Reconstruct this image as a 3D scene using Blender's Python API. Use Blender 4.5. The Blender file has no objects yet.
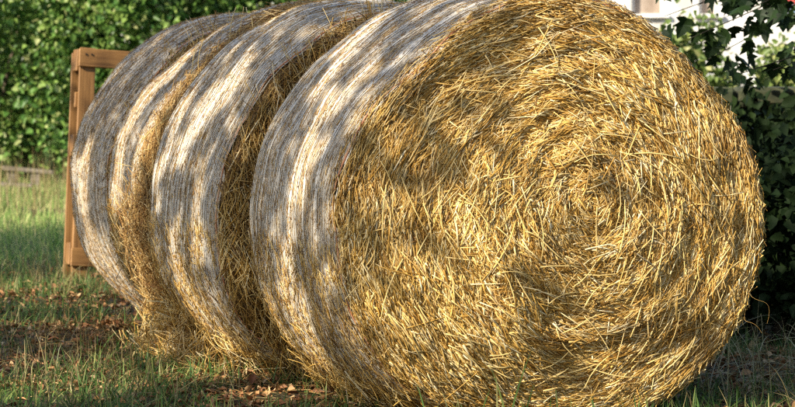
import bpy, math, random
import numpy as np
from mathutils import Vector, Matrix, Euler

random.seed(7)
RG = np.random.default_rng(11)
scene = bpy.context.scene
COL = scene.collection

# ------------------------------------------------------------------ camera
CAM_H = 1.14
F_PX = 3000.0                      # focal length in photograph pixels (795 wide)
HORIZON = 82.0
cam_d = bpy.data.cameras.new('camera')
cam = bpy.data.objects.new('camera', cam_d); COL.objects.link(cam)
cam_d.sensor_width = 36.0
cam_d.lens = F_PX / 795.0 * 36.0
cam_d.clip_start = 0.1; cam_d.clip_end = 600
cam.location = (0, 0, CAM_H)
cam.rotation_euler = (math.radians(90) - math.atan((203.5 - HORIZON) / F_PX), 0, 0)
cam_d.dof.use_dof = True
cam_d.dof.focus_distance = 10.3
cam_d.dof.aperture_fstop = 9.0
scene.camera = cam

def at(px, py, Z):
    """photograph pixel -> world point at depth Z"""
    return np.array([(px - 397.5) / F_PX * Z, Z, CAM_H - (py - HORIZON) / F_PX * Z])

# ------------------------------------------------------------------ sky, sun, exposure
SUN_EL = math.radians(31); SUN_AZ = math.radians(225)        # azimuth clockwise from +Y
TO_SUN = np.array([math.sin(SUN_AZ) * math.cos(SUN_EL), math.cos(SUN_AZ) * math.cos(SUN_EL), math.sin(SUN_EL)])
world = bpy.data.worlds.new('World'); scene.world = world; world.use_nodes = True
wn = world.node_tree.nodes; wl = world.node_tree.links
bg = wn['Background']; bg.inputs['Strength'].default_value = 0.11
sky = wn.new('ShaderNodeTexSky'); sky.sky_type = 'NISHITA'; sky.sun_disc = False
sky.sun_elevation = SUN_EL; sky.sun_rotation = SUN_AZ
wl.new(sky.outputs[0], bg.inputs['Color'])
sun_d = bpy.data.lights.new('sun', 'SUN'); sun_d.energy = 5.0; sun_d.angle = math.radians(0.53)
sun_d.color = (1.0, 0.90, 0.72)
sun = bpy.data.objects.new('sun', sun_d); COL.objects.link(sun)
sun.location = (-20, -20, 20)
sun.rotation_euler = Vector(-TO_SUN).to_track_quat('-Z', 'Y').to_euler()
scene.view_settings.view_transform = 'Standard'
scene.view_settings.look = 'None'
scene.view_settings.exposure = 0.96
scene.view_settings.gamma = 1.0
scene.render.engine = 'CYCLES'
scene.cycles.use_denoising = False
scene.cycles.pixel_filter_type = 'BLACKMAN_HARRIS'
scene.cycles.filter_width = 1.3
scene.cycles.max_bounces = 6
scene.cycles.transparent_max_bounces = 4

# ------------------------------------------------------------------ helpers
def tag(o, label=None, cat=None, group=None, kind=None):
    if label: o['label'] = label
    if cat: o['category'] = cat
    if group: o['group'] = group
    if kind: o['kind'] = kind
    return o

def empty(name, loc=(0, 0, 0), rz=0.0):
    o = bpy.data.objects.new(name, None); COL.objects.link(o)
    o.location = loc; o.rotation_euler = (0, 0, rz); o.empty_display_size = 0.2
    return o

def link(name, me, parent=None, loc=None, rot=None):
    o = bpy.data.objects.new(name, me); COL.objects.link(o)
    if parent is not None: o.parent = parent
    if loc is not None: o.location = loc
    if rot is not None: o.rotation_euler = rot
    return o

def mesh_np(name, V, F, mat, smooth=False, uv=None):
    """V (n,3), F (m,k) all faces with k corners"""
    V = np.asarray(V, np.float32); F = np.asarray(F, np.int32)
    me = bpy.data.meshes.new(name)
    k = F.shape[1]
    me.vertices.add(len(V)); me.vertices.foreach_set('co', V.ravel())
    me.loops.add(F.size); me.loops.foreach_set('vertex_index', F.ravel())
    me.polygons.add(len(F))
    me.polygons.foreach_set('loop_start', np.arange(0, F.size, k, dtype=np.int32))
    me.polygons.foreach_set('loop_total', np.full(len(F), k, np.int32))
    if smooth: me.polygons.foreach_set('use_smooth', np.ones(len(F), bool))
    if uv is not None:
        l = me.uv_layers.new(name='UVMap')
        l.data.foreach_set('uv', np.asarray(uv, np.float32)[F.ravel()].ravel())
    me.update(calc_edges=True)
    if mat: me.materials.append(mat)
    return me

def norm(a):
    return a / np.maximum(np.linalg.norm(a, axis=-1, keepdims=True), 1e-9)

_nc = {}
def noise(P, scale, seed=0, octaves=2):
    """smooth pseudo noise about -1..1, P (n,3)"""
    out = np.zeros(len(P)); amp = 1.0; tot = 0
    for o in range(octaves):
        key = (seed, o)
        if key not in _nc:
            r = np.random.default_rng(1000 + seed * 17 + o)
            _nc[key] = (r.normal(size=(7, 3)), r.uniform(0, 6.28, 7))
        D, ph = _nc[key]
        s = np.sin((P * scale * 2 ** o) @ D.T + ph).sum(1) / 3.0
        out += amp * s; tot += amp; amp *= 0.5
    return out / tot

def strips(P, T, Nn, L, W, H, bend=0.0, curl=0.0, seg=3, taper=0.85):
    """straws: prism with a flat diamond section, centred at P, along T, lying with normal Nn"""
    n = len(P)
    T = norm(T); B = norm(np.cross(Nn, T)); Nn = np.cross(T, B)
    bend = np.broadcast_to(bend, (n,)); curl = np.broadcast_to(curl, (n,))
    ts = np.linspace(-0.5, 0.5, seg + 1)
    V = np.zeros((n, seg + 1, 4, 3))
    for i, t in enumerate(ts):
        c = P + T * (L * t)[:, None] + B * (bend * L * (t * t - 0.08) * 4)[:, None] + Nn * (curl * L * (t * t - 0.08) * 4)[:, None]
        w = (W * 0.5 * (1 - (1 - taper) * (t + 0.5)))[:, None]; h = (H * 0.5)[:, None]
        V[:, i, 0] = c + B * w; V[:, i, 1] = c + Nn * h; V[:, i, 2] = c - B * w; V[:, i, 3] = c - Nn * h
    base = (np.arange(n) * (seg + 1) * 4)[:, None]
    fl = []
    for i in range(seg):
        for k in range(4):
            k2 = (k + 1) % 4
            fl.append([i * 4 + k, i * 4 + k2, (i + 1) * 4 + k2, (i + 1) * 4 + k])
    fl.append([3, 2, 1, 0]); fl.append([seg * 4 + k for k in range(4)])
    fl = np.array(fl)
    F = (base[:, :, None] + fl[None]).reshape(-1, 4)
    return V.reshape(-1, 3), F

def blades(P, T, side, L, W, droop, seg=3):
    """grass blades: flat tapering ribbons growing from P along T, drooping down"""
    n = len(P); T = norm(T); S = norm(side)
    V = np.zeros((n, seg + 1, 2, 3))
    hz = T.copy(); hz[:, 2] = 0
    for i in range(seg + 1):
        t = i / seg
        c = P + T * (L * t)[:, None] + hz * (droop * L * t * t)[:, None]
        c[:, 2] -= droop * L * t * t * 0.6
        w = (W * 0.5 * (1 - t) ** 0.6 + 0.0003)[:, None]
        V[:, i, 0] = c - S * w; V[:, i, 1] = c + S * w
    base = (np.arange(n) * (seg + 1) * 2)[:, None]
    fl = np.array([[2 * i, 2 * i + 1, 2 * i + 3, 2 * i + 2] for i in range(seg)])
    return V.reshape(-1, 3), (base[:, :, None] + fl[None]).reshape(-1, 4)

def leaves(P, T, Nn, L, W, fold=0.25):
    """leaf cards folded along the midrib: 6 verts, 2 quads each, pointed tip"""
    T = norm(T); B = norm(np.cross(Nn, T)); Nn = np.cross(T, B)
    n = len(P); L = L[:, None]; W = W[:, None]
    V = np.zeros((n, 6, 3))
    V[:, 0] = P
    V[:, 1] = P + T * L * 0.32 + B * W * 0.5 + Nn * W * fold
    V[:, 2] = P + T * L * 0.68 + B * W * 0.36 + Nn * W * fold * 0.7 - Nn * L * 0.03
    V[:, 3] = P + T * L - Nn * L * 0.12
    V[:, 4] = P + T * L * 0.68 - B * W * 0.36 + Nn * W * fold * 0.7 - Nn * L * 0.03
    V[:, 5] = P + T * L * 0.32 - B * W * 0.5 + Nn * W * fold
    base = (np.arange(n) * 6)[:, None]
    fl = np.array([[0, 1, 2, 3], [0, 3, 4, 5]])
    return V.reshape(-1, 3), (base[:, :, None] + fl[None]).reshape(-1, 4)

def join(parts):
    Vs, Fs, o = [], [], 0
    for V, F in parts:
        Vs.append(V); Fs.append(F + o); o += len(V)
    return np.concatenate(Vs), np.concatenate(Fs)

def tube(pts, rad, nside=7):
    pts = np.asarray(pts, float); n = len(pts); rad = np.broadcast_to(rad, (n,))
    d = np.gradient(pts, axis=0); d = norm(d)
    ref = np.array([0.31, 0.17, 0.93]); 
    b = norm(np.cross(d, ref)); c = np.cross(d, b)
    a = np.arange(nside) / nside * 2 * np.pi
    V = pts[:, None] + rad[:, None, None] * (np.cos(a)[None, :, None] * b[:, None] + np.sin(a)[None, :, None] * c[:, None])
    F = []
    for i in range(n - 1):
        for k in range(nside):
            k2 = (k + 1) % nside
            F.append([i * nside + k, i * nside + k2, (i + 1) * nside + k2, (i + 1) * nside + k])
    return V.reshape(-1, 3), np.array(F)

def box_mesh(name, sx, sy, sz, mat, bev=0.004, jit=0.0, rnd=None):
    """bevelled box centred on origin"""
    import bmesh
    bm = bmesh.new(); bmesh.ops.create_cube(bm, size=1)
    for v in bm.verts:
        v.co.x *= sx; v.co.y *= sy; v.co.z *= sz
        if jit and rnd:
            v.co += Vector((rnd.uniform(-jit, jit), rnd.uniform(-jit, jit), rnd.uniform(-jit, jit)))
    if bev: bmesh.ops.bevel(bm, geom=list(bm.edges), offset=bev, segments=1, affect='EDGES')
    me = bpy.data.meshes.new(name); bm.to_mesh(me); bm.free()
    me.materials.append(mat)
    return me

# ------------------------------------------------------------------ materials
def new_mat(name):
    m = bpy.data.materials.new(name); m.use_nodes = True
    nt = m.node_tree
    return m, nt.nodes, nt.links, nt.nodes['Principled BSDF']

def ramp(nodes, stops):
    r = nodes.new('ShaderNodeValToRGB'); e = r.color_ramp.elements
    while len(e) < len(stops): e.new(0.5)
    for k, (p, c) in enumerate(stops):
        e[k].position = p; e[k].color = (*c, 1)
    return r

def coords(nodes, links, scale, uv=False):
    tc = nodes.new('ShaderNodeTexCoord'); mp = nodes.new('ShaderNodeMapping')
    mp.inputs['Scale'].default_value = scale
    links.new(tc.outputs['UV' if uv else 'Object'], mp.inputs['Vector'])
    return mp

def island_mat(name, stops, rough=0.5, spec=0.4, translucent=0.0, tcol=None, noise_scale=0):
    m, n, l, p = new_mat(name)
    g = n.new('ShaderNodeNewGeometry')
    r = ramp(n, stops); l.new(g.outputs['Random Per Island'], r.inputs[0])
    col = r.outputs[0]
    if noise_scale:
        mp = coords(n, l, (noise_scale,) * 3)
        nz = n.new('ShaderNodeTexNoise'); nz.inputs['Scale'].default_value = 1; nz.inputs['Detail'].default_value = 3
        l.new(mp.outputs[0], nz.inputs['Vector'])
        mx = n.new('ShaderNodeMix'); mx.data_type = 'RGBA'; mx.blend_type = 'MULTIPLY'
        mx.inputs[0].default_value = 0.8
        r2 = ramp(n, [(0.3, (0.55, 0.47, 0.40)), (0.55, (0.95, 0.93, 0.9)), (0.72, (1.2, 1.2, 1.2))])
        l.new(nz.outputs[0], r2.inputs[0]); l.new(col, mx.inputs[6]); l.new(r2.outputs[0], mx.inputs[7])
        col = mx.outputs[2]
    l.new(col, p.inputs['Base Color'])
    p.inputs['Roughness'].default_value = rough
    p.inputs['Specular IOR Level'].default_value = spec
    if translucent:
        tr = n.new('ShaderNodeBsdfTranslucent'); ms = n.new('ShaderNodeMixShader')
        ms.inputs[0].default_value = translucent
        if tcol:
            tr.inputs[0].default_value = (*tcol, 1)
        else:
            l.new(col, tr.inputs[0])
        l.new(p.outputs[0], ms.inputs[1]); l.new(tr.outputs[0], ms.inputs[2])
        l.new(ms.outputs[0], n['Material Output'].inputs['Surface'])
    return m

M = {}
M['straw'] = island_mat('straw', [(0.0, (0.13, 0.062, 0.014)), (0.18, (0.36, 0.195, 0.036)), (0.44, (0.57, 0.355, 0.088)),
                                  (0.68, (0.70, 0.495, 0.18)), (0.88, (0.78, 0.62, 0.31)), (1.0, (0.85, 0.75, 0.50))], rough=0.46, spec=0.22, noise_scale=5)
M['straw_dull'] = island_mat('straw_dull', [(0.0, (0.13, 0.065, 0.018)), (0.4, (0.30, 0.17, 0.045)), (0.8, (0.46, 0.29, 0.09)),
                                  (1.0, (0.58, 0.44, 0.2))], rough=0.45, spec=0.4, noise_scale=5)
M['fleck'] = island_mat('fleck_straw', [(0.0, (0.16, 0.07, 0.02)), (0.4, (0.36, 0.20, 0.06)), (0.8, (0.55, 0.36, 0.13)), (1.0, (0.66, 0.52, 0.28))], rough=0.5, spec=0.3)
M['loose'] = island_mat('loose_straw', [(0.0, (0.50, 0.31, 0.08)), (0.5, (0.64, 0.45, 0.15)), (1.0, (0.76, 0.64, 0.36))], rough=0.36, spec=0.5)
M['net_thread'] = island_mat('net_thread', [(0.0, (0.46, 0.38, 0.27)), (0.45, (0.62, 0.57, 0.49)), (1.0, (0.75, 0.71, 0.65))], rough=0.4, spec=0.5)

# matted straw below the loose stalks
m, n, l, p = new_mat('straw_mat')
mp = coords(n, l, (60, 60, 60)); nz = n.new('ShaderNodeTexNoise'); nz.inputs['Detail'].default_value = 4
nz.inputs['Scale'].default_value = 1
l.new(mp.outputs[0], nz.inputs['Vector'])
r = ramp(n, [(0.3, (0.10, 0.05, 0.012)), (0.55, (0.26, 0.15, 0.04)), (0.75, (0.40, 0.26, 0.08))])
l.new(nz.outputs[0], r.inputs[0]); l.new(r.outputs[0], p.inputs['Base Color'])
bp = n.new('ShaderNodeBump'); bp.inputs['Strength'].default_value = 0.8; bp.inputs['Distance'].default_value = 0.01
l.new(nz.outputs[0], bp.inputs['Height']); l.new(bp.outputs[0], p.inputs['Normal'])
p.inputs['Roughness'].default_value = 0.6
M['straw_mat'] = m

# net film: pale plastic threads pressed on straw, streaks run round the bale (uv.x = girth, uv.y = along axis)
m, n, l, p = new_mat('net_film')
mp = coords(n, l, (16, 300, 1), uv=True)
n1 = n.new('ShaderNodeTexNoise'); n1.noise_dimensions = '2D'; n1.inputs['Scale'].default_value = 1; n1.inputs['Detail'].default_value = 3
l.new(mp.outputs[0], n1.inputs['Vector'])
mp2 = coords(n, l, (60, 150, 1), uv=True)
n2 = n.new('ShaderNodeTexNoise'); n2.noise_dimensions = '2D'; n2.inputs['Scale'].default_value = 1; n2.inputs['Detail'].default_value = 4
l.new(mp2.outputs[0], n2.inputs['Vector'])
mp3 = coords(n, l, (3.0, 6, 1), uv=True)
n3 = n.new('ShaderNodeTexNoise'); n3.noise_dimensions = '2D'; n3.inputs['Scale'].default_value = 1; n3.inputs['Detail'].default_value = 3
l.new(mp3.outputs[0], n3.inputs['Vector'])
straw_r = ramp(n, [(0.32, (0.12, 0.06, 0.02)), (0.5, (0.36, 0.23, 0.085)), (0.68, (0.56, 0.42, 0.21))])
l.new(n2.outputs[0], straw_r.inputs[0])
ma = n.new('ShaderNodeMath'); ma.operation = 'MULTIPLY_ADD'; ma.inputs[1].default_value = 0.55
l.new(n3.outputs[0], ma.inputs[0]); l.new(n1.outputs[0], ma.inputs[2])
fac = ramp(n, [(0.69, (0, 0, 0)), (0.84, (1, 1, 1))])
l.new(ma.outputs[0], fac.inputs[0])
mx = n.new('ShaderNodeMix'); mx.data_type = 'RGBA'
l.new(fac.outputs[0], mx.inputs[0]); l.new(straw_r.outputs[0], mx.inputs[6]); mx.inputs[7].default_value = (0.54, 0.49, 0.42, 1)
l.new(mx.outputs[2], p.inputs['Base Color']); p.inputs['Roughness'].default_value = 0.5
bp = n.new('ShaderNodeBump'); bp.inputs['Strength'].default_value = 0.9; bp.inputs['Distance'].default_value = 0.006
l.new(ma.outputs[0], bp.inputs['Height']); l.new(bp.outputs[0], p.inputs['Normal'])
M['net_film'] = m

m, n, l, p = new_mat('orange_cord')
mp = coords(n, l, (14, 14, 14)); nz = n.new('ShaderNodeTexNoise'); nz.inputs['Scale'].default_value = 1
l.new(mp.outputs[0], nz.inputs['Vector'])
r = ramp(n, [(0.35, (0.46, 0.15, 0.06)), (0.65, (0.55, 0.33, 0.18))]); l.new(nz.outputs[0], r.inputs[0])
l.new(r.outputs[0], p.inputs['Base Color']); p.inputs['Roughness'].default_value = 0.5
M['cord'] = m

# soil
m, n, l, p = new_mat('soil')
mp = coords(n, l, (1, 1, 1))
n1 = n.new('ShaderNodeTexNoise'); n1.inputs['Scale'].default_value = 3; n1.inputs['Detail'].default_value = 8
n2 = n.new('ShaderNodeTexNoise'); n2.inputs['Scale'].default_value = 45; n2.inputs['Detail'].default_value = 5
l.new(mp.outputs[0], n1.inputs['Vector']); l.new(mp.outputs[0], n2.inputs['Vector'])
r1 = ramp(n, [(0.35, (0.045, 0.032, 0.016)), (0.5, (0.075, 0.058, 0.024)), (0.68, (0.06, 0.075, 0.02))])
r2 = ramp(n, [(0.3, (0.45, 0.42, 0.4)), (0.7, (1.5, 1.3, 1.1))])
l.new(n1.outputs[0], r1.inputs[0]); l.new(n2.outputs[0], r2.inputs[0])
mx = n.new('ShaderNodeMix'); mx.data_type = 'RGBA'; mx.blend_type = 'MULTIPLY'; mx.inputs[0].default_value = 1
l.new(r1.outputs[0], mx.inputs[6]); l.new(r2.outputs[0], mx.inputs[7]); l.new(mx.outputs[2], p.inputs['Base Color'])
bp = n.new('ShaderNodeBump'); bp.inputs['Strength'].default_value = 0.7; bp.inputs['Distance'].default_value = 0.03
l.new(n2.outputs[0], bp.inputs['Height']); l.new(bp.outputs[0], p.inputs['Normal'])
p.inputs['Roughness'].default_value = 0.9
M['soil'] = m

M['grass'] = island_mat('grass', [(0.0, (0.05, 0.115, 0.025)), (0.5, (0.085, 0.18, 0.04)), (0.8, (0.19, 0.24, 0.06)), (1.0, (0.42, 0.36, 0.15))],
                        rough=0.5, spec=0.3, translucent=0.3)
M['dry_grass'] = island_mat('dry_grass', [(0.0, (0.12, 0.09, 0.04)), (0.5, (0.25, 0.19, 0.08)), (0.8, (0.36, 0.28, 0.13)), (1.0, (0.10, 0.14, 0.04))],
                        rough=0.5, spec=0.3, translucent=0.2)
M['pale_stalk'] = island_mat('pale_stalk', [(0.0, (0.20, 0.17, 0.07)), (0.5, (0.42, 0.36, 0.18)), (1.0, (0.60, 0.53, 0.32))], rough=0.5, spec=0.3, translucent=0.2)
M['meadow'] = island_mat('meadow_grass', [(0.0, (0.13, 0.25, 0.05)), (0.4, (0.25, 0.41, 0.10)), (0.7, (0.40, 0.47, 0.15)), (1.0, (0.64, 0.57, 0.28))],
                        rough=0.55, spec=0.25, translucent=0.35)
M['litter'] = island_mat('dead_leaf', [(0.0, (0.13, 0.05, 0.02)), (0.4, (0.29, 0.13, 0.05)), (0.75, (0.43, 0.23, 0.10)), (1.0, (0.56, 0.40, 0.22))], rough=0.6, spec=0.3)
M['leaf'] = island_mat('hedge_leaf', [(0.0, (0.055, 0.15, 0.03)), (0.5, (0.15, 0.29, 0.06)), (0.85, (0.30, 0.44, 0.11)), (1.0, (0.50, 0.54, 0.26))],
                       rough=0.42, spec=0.4, translucent=0.38, noise_scale=1.7)
M['leaf_pale'] = island_mat('shrub_leaf_pale', [(0.0, (0.07, 0.12, 0.025)), (0.5, (0.14, 0.21, 0.045)), (0.85, (0.24, 0.29, 0.08)), (1.0, (0.40, 0.40, 0.16))],
                       rough=0.45, spec=0.4, translucent=0.35)
M['leaf_shade'] = island_mat('ivy_leaf_shade', [(0.0, (0.008, 0.016, 0.005)), (0.6, (0.012, 0.024, 0.007)), (1.0, (0.02, 0.036, 0.010))], rough=0.65, spec=0.1, translucent=0.05)  # deep shade put into the colour: darker than real leaves
M['leaf_tree'] = island_mat('tree_leaf_shade', [(0.0, (0.014, 0.03, 0.008)), (0.6, (0.025, 0.05, 0.012)), (1.0, (0.04, 0.07, 0.016))], rough=0.5, spec=0.25, translucent=0.08)  # leaf colour darkened to stand in for backlit shade on the maple

def grain_mat(name, c0, c1, scale=(60, 60, 4), rough=0.6):
    m, n, l, p = new_mat(name)
    mp = coords(n, l, scale); nz = n.new('ShaderNodeTexNoise'); nz.inputs['Scale'].default_value = 1; nz.inputs['Detail'].default_value = 5
    l.new(mp.outputs[0], nz.inputs['Vector'])
    mp2 = coords(n, l, (5, 5, 2.2)); n2 = n.new('ShaderNodeTexNoise'); n2.inputs['Scale'].default_value = 1; n2.inputs['Detail'].default_value = 3
    l.new(mp2.outputs[0], n2.inputs['Vector'])
    r = ramp(n, [(0.3, c0), (0.7, c1)]); l.new(nz.outputs[0], r.inputs[0])
    r2 = ramp(n, [(0.35, (0.6, 0.55, 0.5)), (0.6, (1.05, 1.05, 1.05))]); l.new(n2.outputs[0], r2.inputs[0])
    mx = n.new('ShaderNodeMix'); mx.data_type = 'RGBA'; mx.blend_type = 'MULTIPLY'; mx.inputs[0].default_value = 0.8
    l.new(r.outputs[0], mx.inputs[6]); l.new(r2.outputs[0], mx.inputs[7]); l.new(mx.outputs[2], p.inputs['Base Color'])
    bp = n.new('ShaderNodeBump'); bp.inputs['Strength'].default_value = 0.5; bp.inputs['Distance'].default_value = 0.003
    l.new(nz.outputs[0], bp.inputs['Height']); l.new(bp.outputs[0], p.inputs['Normal'])
    p.inputs['Roughness'].default_value = rough
    return m
M['pine'] = grain_mat('pine_board', (0.16, 0.075, 0.02), (0.33, 0.17, 0.055))
M['pine_h'] = grain_mat('pine_board_crosswise', (0.16, 0.075, 0.02), (0.33, 0.17, 0.055), (4, 60, 60))
M['grey_wood'] = grain_mat('weathered_wood', (0.12, 0.095, 0.07), (0.28, 0.235, 0.18), (5, 50, 50))
M['bark'] = grain_mat('bark', (0.06, 0.045, 0.03), (0.17, 0.13, 0.09), (30, 30, 6), 0.85)
M['twig'] = grain_mat('dark_twig', (0.02, 0.016, 0.01), (0.05, 0.04, 0.025), (30, 30, 6), 0.9)
M['stone'] = grain_mat('mossy_stone', (0.02, 0.03, 0.010), (0.065, 0.068, 0.03), (14, 14, 14), 0.85)
M['plaster'] = grain_mat('white_plaster', (0.74, 0.73, 0.70), (0.82, 0.81, 0.79), (3, 3, 3), 0.8)
M['roof'] = grain_mat('roof_tile', (0.22, 0.08, 0.05), (0.34, 0.13, 0.08), (8, 8, 8), 0.7)
M['brown_panel'] = grain_mat('brown_window_panel', (0.30, 0.24, 0.19), (0.36, 0.29, 0.24), (2, 2, 30), 0.6)  # plain brown for the panels filling two window openings
M['red'] = grain_mat('red_frame', (0.42, 0.06, 0.05), (0.5, 0.09, 0.07), (9, 9, 9), 0.5)
m, n, l, p = new_mat('window_glass'); p.inputs['Base Color'].default_value = (0.10, 0.15, 0.22, 1); p.inputs['Roughness'].default_value = 0.08
p.inputs['Specular IOR Level'].default_value = 0.6; M['glass'] = m
m, n, l, p = new_mat('nail_metal'); p.inputs['Base Color'].default_value = (0.04, 0.03, 0.025, 1); p.inputs['Roughness'].default_value = 0.5; p.inputs['Metallic'].default_value = 0.6; M['nail'] = m

# ------------------------------------------------------------------ ground
def ground_z(x, y):
    P = np.stack([x, y, np.zeros_like(x)], 1)
    return 0.02 * noise(P, 1.3, 3, 3) - 0.005
gx = np.concatenate([np.linspace(-160, -6, 22)[:-1], np.linspace(-6, 6, 97), np.linspace(6, 160, 22)[1:]])
gy = np.concatenate([np.linspace(-60, 6, 14)[:-1], np.linspace(6, 40, 240), np.linspace(40, 300, 24)[1:]])
GX, GY = np.meshgrid(gx, gy); nx, ny = len(gx), len(gy)
V = np.stack([GX.ravel(), GY.ravel(), ground_z(GX.ravel(), GY.ravel())], 1)
idx = np.arange(nx * ny).reshape(ny, nx)
F = np.stack([idx[:-1, :-1].ravel(), idx[:-1, 1:].ravel(), idx[1:, 1:].ravel(), idx[1:, :-1].ravel()], 1)
tag(link('ground', mesh_np('ground', V, F, M['soil'], True)), 'bare brown soil and turf under the straw bales', 'ground', kind='structure')

# ------------------------------------------------------------------ bales
AX = math.atan2(894, 3000)                      # row turned from the view line
CR, SR = math.cos(AX), math.sin(AX)
RIGHT = np.array([CR, SR, 0]); DEEP = np.array([-SR, CR, 0])
ROW0 = np.array([0.53, 10.0, 0.0])

class Bale:
    def __init__(s, s0, off, w, a, up, dn, seed, net0=0.0):
        s.s0, s.off, s.w, s.a, s.up, s.dn, s.seed, s.net0 = s0, off, w, a, up, dn, seed, net0
        s.org = ROW0 + DEEP * s0 + RIGHT * off
        s.zc = dn - 0.012
    def ring(s, th, hs=1.0):
        c, si = np.cos(th), np.sin(th)
        x = s.a * np.sign(c) * np.abs(c) ** np.where(si > 0, 0.97, 0.90)
        z = np.where(si > 0, s.up * np.abs(si), -s.dn * np.abs(si) ** 0.86)
        k = 1 + 0.009 * np.sin(2 * th + s.seed) + 0.010 * np.sin(3 * th + 2.1 * s.seed) + 0.007 * np.sin(5 * th + s.seed * 3.3)
        def hump(c0, w0): return np.exp(-((np.mod(th - c0 + np.pi, 2 * np.pi) - np.pi) / w0) ** 2)
        k = k - 0.050 * hs * (hump(2.40, 0.46) + hump(0.74, 0.46)) + 0.018 * (hump(-0.55, 0.4) + hump(3.69, 0.4))
        return x * k, z * np.where(si < -0.8, 1, k)
    def prof(s, y):
        e = 0.10
        d = np.minimum(np.clip(y, 0, e), np.clip(s.w - y, 0, e)) / e
        return 1 - 0.055 * (1 - d) ** 2.2 - 0.012 * np.cos(np.clip(y / s.w, 0, 1) * 2 * np.pi)
    def side(s, y, th, out=0.0, lump=1.0):
        x, z = s.ring(th, 1.45 - (1.35 if s.seed < 2 else 0.5) * np.clip(y / s.w, 0, 1))
        k = s.prof(y)
        P = np.stack([x * k, y + 0 * x, s.zc + z * k], 1)
        nv = norm(np.stack([x / s.a ** 2, 0 * x, z / s.up ** 2], 1))
        L = 0.016 * noise(P + s.seed * 3.7, 4.5, 1, 3) + 0.005 * np.sin(y * 46 + 1.4 * noise(P, 2, 5, 1) + s.seed)
        P = P + nv * (out + lump * L)[:, None]
        P[:, 2] = np.maximum(P[:, 2], 0.004 + 0 * P[:, 2])
        return P, nv
    def face(s, rr, th, out=0.0):
        """front face point, rr 0..1 of the rim"""
        x, z = s.ring(th, 1.45)
        k = 0.945
        P = np.stack([x * rr * k, 0 * x, s.zc + z * rr * k], 1)
        bul = 0.07 * (1 - rr ** 2.2)
        rm = np.hypot(P[:, 0] - 0.15 * (1 - rr), P[:, 2] - s.zc - 0.115 * (1 - rr))
        tw = noise(P * np.array([1, 0, 1]), 3, 20 + s.seed, 2)
        d = 0.006 * np.sin(rm * 62 + 4.5 * tw) + 0.024 * noise(P, 4.5, 30 + s.seed, 2) + 0.010 * noise(P, 17, 33 + s.seed, 2)
        P[:, 1] = -(bul + d * np.clip((1 - rr) * 8, 0.15, 1) + out)
        return P

def body_mesh(b):
    nt = 150
    th = np.linspace(0, 2 * np.pi, nt, endpoint=False)
    rows = []
    for rr in list(np.linspace(0.03, 1, 34)):
        rows.append(b.face(np.full(nt, rr), th))
    for y in np.linspace(0.015, b.w - 0.015, 22):
        rows.append(b.side(np.full(nt, y), th, -0.004)[0])
    for rr in np.linspace(1, 0.03, 12):
        P = b.face(np.full(nt, rr), th); P[:, 1] = b.w - P[:, 1] * 0.6; rows.append(P)
    V = np.concatenate(rows); m = len(rows)
    i = np.arange(nt); F = []
    for k in range(m - 1):
        F.append(np.stack([k * nt + i, k * nt + (i + 1) % nt, (k + 1) * nt + (i + 1) % nt, (k + 1) * nt + i], 1))
    F = np.concatenate(F)[:, ::-1]
    me = mesh_np('straw_core', V, F, M['straw_mat'], True)
    return me

def net_mesh(b):
    nt = 260
    th = np.linspace(0, 2 * np.pi, nt + 1)
    ys = np.concatenate([[b.net0 + 0.0, b.net0 + 0.008, b.net0 + 0.02], np.linspace(b.net0 + 0.04, b.w - 0.02, 60), [b.w - 0.004]])
    V, U = [], []
    for y in ys:
        wob = 0.016 * np.sin(th * 5 + b.seed) + 0.010 * np.sin(th * 13 + 2 * b.seed) + 0.006 * np.sin(th * 37 + b.seed) if y < b.net0 + 0.03 else 0 * th
        yy = np.full(nt + 1, y) + wob + (0.012 if y < b.net0 + 0.03 else 0)
        P, nv = b.side(yy, th, 0.006); V.append(P)
        U.append(np.stack([th * 0.75, yy], 1))
    V = np.concatenate(V); U = np.concatenate(U)
    i = np.arange(nt); F = []
    for k in range(len(ys) - 1):
        F.append(np.stack([k * (nt + 1) + i, k * (nt + 1) + i + 1, (k + 1) * (nt + 1) + i + 1, (k + 1) * (nt + 1) + i], 1))
    return mesh_np('net_wrap', V, np.concatenate(F)[:, ::-1], M['net_film'], True, U)

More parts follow.
